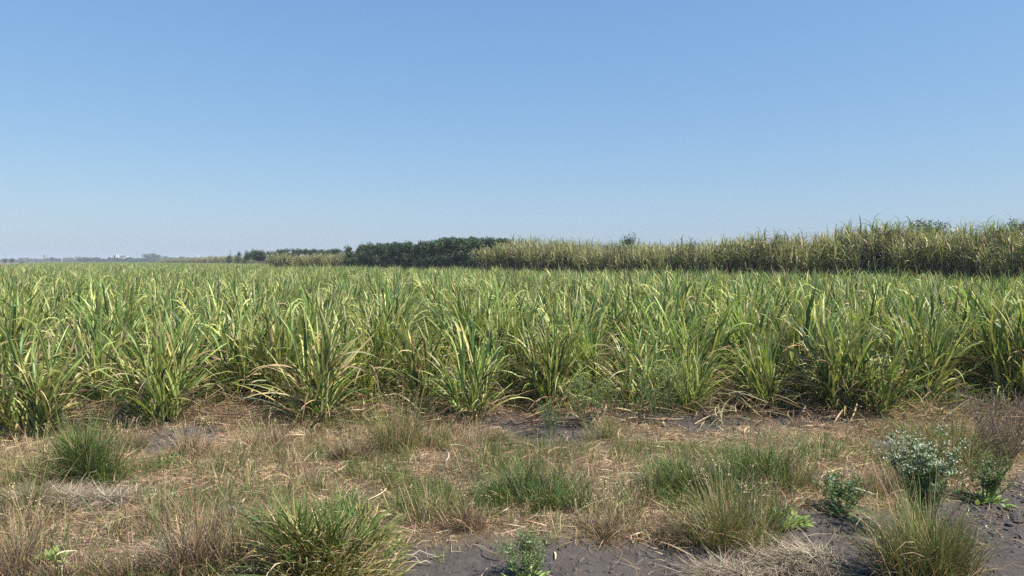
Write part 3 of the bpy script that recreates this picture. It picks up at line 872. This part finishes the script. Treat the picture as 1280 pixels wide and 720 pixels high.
tuft(985, 590, 44, 50, "olive", "short olive tuft between the dark tall one and the pinkish grass")
tuft(1245, 560, 40, 60, "dry", "brown dry tuft at the foot of the twiggy bush")
tuft(440, 575, 34, 60, "dry", "low pinkish dry tuft between bright straw patches")
tuft(330, 560, 40, 60, "dry", "dry tuft just below the looping dead cane leaves")
tuft(1130, 500, 60, 70, "green", "bright tangled green grass under the cane beside the wiry tuft")
tuft(1165, 492, 60, 80, "green", "tangled green grass spreading behind the wide wiry tuft")
tuft(900, 575, 34, 60, "sparse", "thin low tuft at the rim of the reddish straw")
tuft(545, 560, 40, 44, "olive", "short tuft hugging the tall thin green grass")
tuft(20, 640, 70, 60, "olive", "mixed tuft under the seed-head grass at the verge corner")

weed(1155, 668, 116, 52, "tall weed covered with many small white flowers", leaf=(.1, .15, .06), nst=26, nleaf=2200, flowers=620, leaf_l=.03)
weed(1052, 640, 52, 66, "low leafy weed with a rosette of broad leaves and few white flowers", leaf=(.08, .14, .045), nst=16, nleaf=900, flowers=26, basal=60, basal_c=(.13, .2, .08), leaf_l=.028)
weed(1230, 622, 56, 66, "bushy green weed beyond the white-flowered one, light leaves at its foot", leaf=(.11, .17, .05), nst=16, nleaf=1100, flowers=18, basal=50, basal_c=(.2, .28, .08), leaf_l=.028)
weed(657, 716, 56, 62, "pale green feathery weed on the bare verge soil", leaf=(.17, .22, .08), nst=18, nleaf=1300, flowers=14, basal=34, basal_c=(.24, .32, .1), leaf_l=.02)
weed(826, 530, 82, 74, "silvery feathery weed in front of the arching cane", leaf=(.13, .19, .055), nst=16, nleaf=1500, flowers=60, leaf_l=.024)
weed(736, 536, 74, 64, "yellow-green feathery weed behind the small brown-green tuft", leaf=(.17, .23, .06), nst=16, nleaf=1500, flowers=40, leaf_l=.024)
weed(690, 544, 52, 44, "small dark feathery weed on the bare soil before the cane", leaf=(.07, .115, .04), nst=10, nleaf=600, leaf_l=.02)
weed(985, 656, 14, 56, "lime green creeping leaves flat on the soil", nst=0, basal=80, basal_c=(.2, .27, .075))
weed(62, 704, 20, 36, "small lime leaves at the foot of the loose green tuft", nst=0, basal=40, basal_c=(.2, .27, .075))
weed(1252, 578, 100, 96, "brown leafless twiggy bush at the field edge", nst=30, nleaf=900, twig=True, leaf_l=.016, name="twiggy_bush")
weed(1075, 500, 40, 60, "low green weed under the yellowish cane plant", leaf=(.1, .15, .06), nst=10, nleaf=600, leaf_l=.024)

# dead forked twig and clods
rng = np.random.default_rng(31)
x, y = gp(520, 697)
r = empty("dead_twig", (x, y, gz(x, y) + .012))
g = Geo()
for P in ([(-.14, .03, 0), (-.07, .02, .025), (0, -.01, .02), (.03, -.055, .0)], [(-.03, .004, .02), (.02, .03, .045), (.07, .015, .03), (.12, .03, .01)], [(.03, -.055, 0), (.07, -.05, .012), (.1, -.06, .0)]):
    tubes(g, np.array([P]), np.array([np.linspace(.006, .003, len(P))]), (.5, .42, .3), (.45, .38, .28), 6)
g.obj("branch", M_STEM, r); tag(r, "pale forked dead twig lying on the bare soil", "twig")


def clod(px, py, s, label):
    x, y = gp(px, py); k, m = 10, 7
    th = np.linspace(0, PI, m)[:, None]; ph = np.arange(k)[None] / k * 2 * PI
    n = np.stack([np.sin(th) * np.cos(ph), np.sin(th) * np.sin(ph), np.cos(th) + 0 * ph], -1)
    R = s * (.75 + .5 * vnoise(n[..., 0] * 3 + px, n[..., 1] * 3 + n[..., 2] * 2, 1.1, 3))[..., None]
    V = n * R * np.array([1.2, 1, .7]); i = np.arange(m * k).reshape(m, k); j = np.roll(i, -1, 1)
    g = Geo(); g.add(V, np.stack([i[1:], j[1:], j[:-1], i[:-1]], -1), np.full(V.shape, .2))
    o = g.obj("soil_clod", M_CLOD, None, False); o.location = (x, y, gz(x, y) + s * .35)
    tag(o, label, "clod", "clods of soil on the verge")


M_CLOD = plain_mat("dry_clod", (.11, .095, .088), .95, (.06, .052, .048), 30, .6)
clod(1272, 651, .035, "largest dark clod on the bare soil past the bushy weed")
clod(1262, 655, .024, "smaller dark clod touching the largest one")
clod(1116, 547, .03, "dark clod on pinkish dry grass under the wiry tuft")
clod(1240, 664, .02, "small clod alone on the bare soil near the large pair")

# ------------------------------------------------------------------ ground cover
rng = np.random.default_rng(51)


def scatter(n, lo=3.7, hi=9.6, dens=None, margin=1.0):
    out = []
    tot = 0
    while tot < n:
        y = np.sqrt(rng.uniform(lo * lo, hi * hi, n)); x = U(-1, 1, n) * (y * .71 + margin)
        k = rng.random(n) < dens(x, y); out.append(np.column_stack([x, y])[k]); tot += k.sum()
    p = np.concatenate(out)[:n]
    return np.column_stack([p, ground_h(p[:, 0], p[:, 1])])


def d_straw(x, y): return (1 - .93 * soil_mask(x, y)) * (.25 + .75 * sstep(.35, .6, fbm(x, y, .55, 21)))
n = 80000; p = scatter(n, dens=d_straw); p[:, 2] += U(.0, .018, n)
tone = fbm(p[:, 0], p[:, 1], 1.1, 33)[:, None]
c = pickc([TAN, (.55, .44, .29), (.22, .13, .075), (.36, .21, .115), (.12, .085, .06)], n, .28, [.24, .17, .23, .15, .21]) * (.65 + .8 * tone)
g = Geo(); blades(g, p, U(0, 2 * PI, n) , U(.05, .22, n), U(1.25, 1.55, n), U(.05, .5, n), U(.002, .0055, n), 4, c, c, 1.2, roll=U(-.6, .6, n), daz=rng.normal(0, .9, n), prof="stem")
n = 1500; p = scatter(n, dens=lambda x, y: (1 - .8 * soil_mask(x, y))); p[:, 2] += U(.01, .05, n)
c = pickc([ST, (.33, .24, .13), BR, (.5, .41, .27)], n, .2)
blades(g, p, U(0, 2 * PI, n), U(.08, .34, n), U(1.1, 1.5, n), U(-.1, .9, n), U(.006, .014, n), 6, c, c * .85, 1.3, roll=U(-1, 1, n), twist=rng.normal(0, 1.6, n), daz=rng.normal(0, 1.0, n), fold=.3)
stuff("straw_litter", g, M_DEAD, "tan and brown straw lying matted over the verge", "straw")
# curls of dry grass standing a little
n = 44000; p = scatter(n, dens=lambda x, y: (1 - .97 * soil_mask(x, y)) * sstep(.42, .62, fbm(x, y, .45, 41)))
c = pickc([TAN, (.25, .16, .10), TAN2, PUR, (.08, .06, .05)], n, .24, [.26, .28, .12, .22, .12])
hgt = .05 + .13 * sstep(.35, .75, fbm(p[:, 0], p[:, 1], .8, 47))
g = Geo(); blades(g, p - np.array([0, 0, .01]), U(0, 2 * PI, n), hgt * U(.5, 1.5, n), np.abs(rng.normal(.3, .35, n)), U(0, 1.9, n), U(.002, .004, n), 5, c, c * 1.05, U(1, 2.2, n), twist=rng.normal(0, 1, n), daz=rng.normal(0, .6, n))
stuff("dry_grass", g, M_DEAD, "short curly dry grass covering the verge", "grass")
n = 30000; p = scatter(n, dens=lambda x, y: (1 - .97 * soil_mask(x, y)) * np.clip(.4 + 1.1 * np.exp(-((y - 5.75) / .4) ** 2) * (x > -1.6), 0, 1) * sstep(.52 - .1 * np.exp(-((y - 5.75) / .4) ** 2) * (x > -1.6), .64, fbm(x, y, .7, 61)))
c = pickc([GRN, GRN2, OLV], n, .18)
g = Geo(); blades(g, p - np.array([0, 0, .01]), U(0, 2 * PI, n), U(.05, .2, n), np.abs(rng.normal(.2, .3, n)), U(0, 1.3, n), U(.0025, .0045, n), 5, c, c * 1.1, U(1, 2.2, n), twist=rng.normal(0, .8, n))
stuff("green_grass", g, M_GRASS, "thin fresh green grass coming up through the dry verge", "grass")
# little tussocks run together
nc = 900; cp = scatter(nc, 3.8, 9.2, lambda x, y: (1 - .98 * soil_mask(x, y)) * (.08 + .92 * sstep(.44, .6, fbm(x, y, .9, 91))))
kind_n = rng.random(nc); k = rng.integers(0, nc, 27000); kn = kind_n[k]; n = len(k)
sz = U(.4, 1.1, nc)[k]
off = rng.normal(0, .05, (n, 2)) * sz[:, None]; p = cp[k].copy(); p[:, :2] += off; p[:, 2] = ground_h(p[:, 0], p[:, 1]) - .015
greenish = kn < .30
c = np.where(greenish[:, None], pickc([GRN, GRN2, OLV, TAN], n, .2, [.35, .3, .2, .15]), pickc([TAN, (.24, .16, .09), PUR, TAN2, OLV], n, .22, [.3, .25, .2, .13, .12]))
g = Geo(); blades(g, p, np.arctan2(off[:, 1], off[:, 0]) + rng.normal(0, .9, n), sz * U(.1, .27, n), np.abs(rng.normal(.25, .3, n)) + 3 * np.hypot(off[:, 0], off[:, 1]), U(0, 1.7, n), U(.0025, .005, n), 5, c, c * 1.1, U(1, 2.4, n), twist=rng.normal(0, 1, n), daz=rng.normal(0, .5, n), zmin=-.03)
stuff("verge_grass", g, M_GRASS, "tangled mixed green and brown grass merging across the verge", "grass")
# crumbs of soil
n = 17000; p = scatter(n, 3.7, 9.4, lambda x, y: soil_mask(x, y) * (.15 + .85 * sstep(.45, .7, fbm(x, y, .5, 95))))
oc = np.array([[1, 0, 0], [0, 1, 0], [-1, 0, 0], [0, -1, 0], [0, 0, 1], [0, 0, -1]], float)
sz = .0035 + .02 * rng.random(n) ** 4
V = p[:, None] + oc[None] * sz[:, None, None] * U(.6, 1.3, (n, 6))[..., None] * np.array([1.1, 1, .8]) + rng.normal(0, .2, (n, 6, 3)) * sz[:, None, None]
i = np.arange(n * 6).reshape(n, 6); q = np.stack([i[:, [0, 1, 4, 3]], i[:, [1, 2, 3, 4]], i[:, [0, 3, 5, 1]], i[:, [1, 5, 3, 2]]], 1)
g = Geo(); g.add(V, q, np.full(V.shape, .15)); tag(g.obj("soil_crumbs", M_CLOD, None, False), "loose crumbs of dry soil on the bare verge", "soil", kind="stuff")
# wiry grey straw heaps at the verge
n = 6500; cs = [(1000, 704, 80, 20), (905, 716, 60, 12), (90, 628, 110, 16), (225, 700, 60, 12)]
dn = lambda x, y: sstep(.35, .9, np.max([blob(x, y, *b) for b in cs], 0))
p = scatter(n, 3.7, 6.6, dn); p[:, 2] += U(0, .05, n) * dn(p[:, 0], p[:, 1])
c = pickc([(.33, .27, .19), (.2, .16, .12), (.46, .39, .28), PUR], n, .18)
g = Geo(); blades(g, p, rng.normal(2.8, 1.3, n), U(.08, .32, n), U(1.1, 1.56, n), U(-.1, .6, n), U(.003, .0062, n), 6, c, c, 1.2, daz=rng.normal(0, .7, n), prof="stem", zmin=-.03)
stuff("dead_grass_litter", g, M_DEAD, "grey matted dead grass stems spread on the bare soil", "dead grass")
# fallen cane leaves along and inside the field edge
n = 7500; p = scatter(n, 8.0, 17, lambda x, y: np.exp(-((y - 9.4) / 1.7) ** 2) * .9 + .1)
c = pickc([ST, (.33, .24, .13), BR, (.22, .13, .09)], n, .2); p[:, 2] += U(.0, .09, n)
g = Geo(); blades(g, p, U(0, 2 * PI, n), U(.25, .8, n), U(.9, 1.5, n), U(.1, .9, n), U(.008, .02, n), 7, c, c * .85, 1.3, roll=U(-1, 1, n), twist=rng.normal(0, 1.3, n), daz=rng.normal(0, .7, n), fold=.3, zmin=0.0)
stuff("fallen_cane_leaves", g, M_DEAD, "dry fallen cane leaves heaped along the field edge", "dead leaves")
# grass growing among the first cane rows
n = 26000; p = scatter(n, 8.7, 16, lambda x, y: sstep(.45, .62, fbm(x, y, 1.3, 71)) * (.35 + .65 * (x > 1.5)))
c = pickc([GRN, GRN2, OLV, TAN], n, .18, [.35, .3, .15, .2])
g = Geo(); blades(g, p - np.array([0, 0, .01]), U(0, 2 * PI, n), U(.15, .5, n), np.abs(rng.normal(.2, .3, n)), U(0, 1.6, n), U(.004, .008, n), 6, c, c * 1.1, U(1, 2.2, n), twist=rng.normal(0, .8, n), fold=.15)
stuff("field_undergrowth", g, M_GRASS, "green grass tangled under the first rows of cane", "undergrowth")

# ------------------------------------------------------------------ haze
def build_haze():
    me = bpy.data.meshes.new("haze"); X, z0, z1 = 2650, -1.3, 17.5
    v = [(x, y, z) for z in (z0, z1) for y in (-X, X) for x in (-X, X)]
    me.from_pydata(v, [], [(0, 2, 3, 1), (4, 5, 7, 6), (0, 1, 5, 4), (1, 3, 7, 5), (3, 2, 6, 7), (2, 0, 4, 6)]); me.update()
    o = bpy.data.objects.new("haze", me); col.objects.link(o)
    m, N, L = newmat("haze_air"); out = N.new("ShaderNodeOutputMaterial"); v = N.new("ShaderNodeVolumePrincipled"); L.new(v.outputs[0], out.inputs["Volume"])
    v.inputs["Color"].default_value = (.73, .81, .88, 1); v.inputs["Density"].default_value = HAZE; v.inputs["Anisotropy"].default_value = 0.0
    me.materials.append(m); tag(o, "thin pale haze over the whole plain", "haze", kind="stuff")


HAZE = 0.0006
build_haze()

# ------------------------------------------------------------------ light
EL, AZ = math.radians(54), math.radians(114)          # azimuth clockwise from the view direction (+Y)
to_sun = Vector((math.sin(AZ) * math.cos(EL), math.cos(AZ) * math.cos(EL), math.sin(EL)))
ld = bpy.data.lights.new("sun", 'SUN'); lo = bpy.data.objects.new("sun", ld); col.objects.link(lo)
ld.energy = 5.0; ld.angle = math.radians(.53); ld.color = (1, .955, .88)
lo.rotation_euler = (-to_sun).to_track_quat('-Z', 'Y').to_euler(); lo.location = (20, -10, 40)
w = bpy.data.worlds.new("World"); sc.world = w; w.use_nodes = True
N, L = w.node_tree.nodes, w.node_tree.links; N.clear()
out = N.new("ShaderNodeOutputWorld"); bg = N.new("ShaderNodeBackground"); sky = N.new("ShaderNodeTexSky")
sky.sky_type = 'NISHITA'; sky.sun_disc = False; sky.sun_elevation = EL; sky.sun_rotation = AZ
sky.altitude = 0; sky.air_density = 1.2; sky.dust_density = 0.7; sky.ozone_density = 3.0
EXPO = 0.72
sep, com = N.new("ShaderNodeSeparateColor"), N.new("ShaderNodeCombineColor"); L.new(sky.outputs[0], sep.inputs[0])
for ch, (pw, k) in enumerate(((.73, .745), (.60, .86), (.39, .99))):
    m0 = N.new("ShaderNodeMath"); m0.operation = 'MULTIPLY'; m0.inputs[1].default_value = .1; L.new(sep.outputs[ch], m0.inputs[0])
    m1 = N.new("ShaderNodeMath"); m1.operation = 'POWER'; m1.inputs[1].default_value = pw; L.new(m0.outputs[0], m1.inputs[0])
    m2 = N.new("ShaderNodeMath"); m2.operation = 'MULTIPLY'; m2.inputs[1].default_value = k / (.1 * 2 ** EXPO); L.new(m1.outputs[0], m2.inputs[0]); L.new(m2.outputs[0], com.inputs[ch])
L.new(com.outputs[0], bg.inputs[0]); bg.inputs[1].default_value = .1; L.new(bg.outputs[0], out.inputs[0])

sc.view_settings.view_transform = 'Standard'; sc.view_settings.look = 'None'; sc.view_settings.gamma = 1; sc.view_settings.exposure = EXPO
sc.view_settings.use_curve_mapping = False
sc.cycles.max_bounces = 6; sc.cycles.diffuse_bounces = 3; sc.cycles.glossy_bounces = 2; sc.cycles.transmission_bounces = 4; sc.cycles.volume_bounces = 0; sc.cycles.transparent_max_bounces = 4
sc.cycles.use_adaptive_sampling = False; sc.cycles.use_denoising = False; sc.cycles.denoiser = 'OPENIMAGEDENOISE'; sc.cycles.denoising_prefilter = 'ACCURATE'
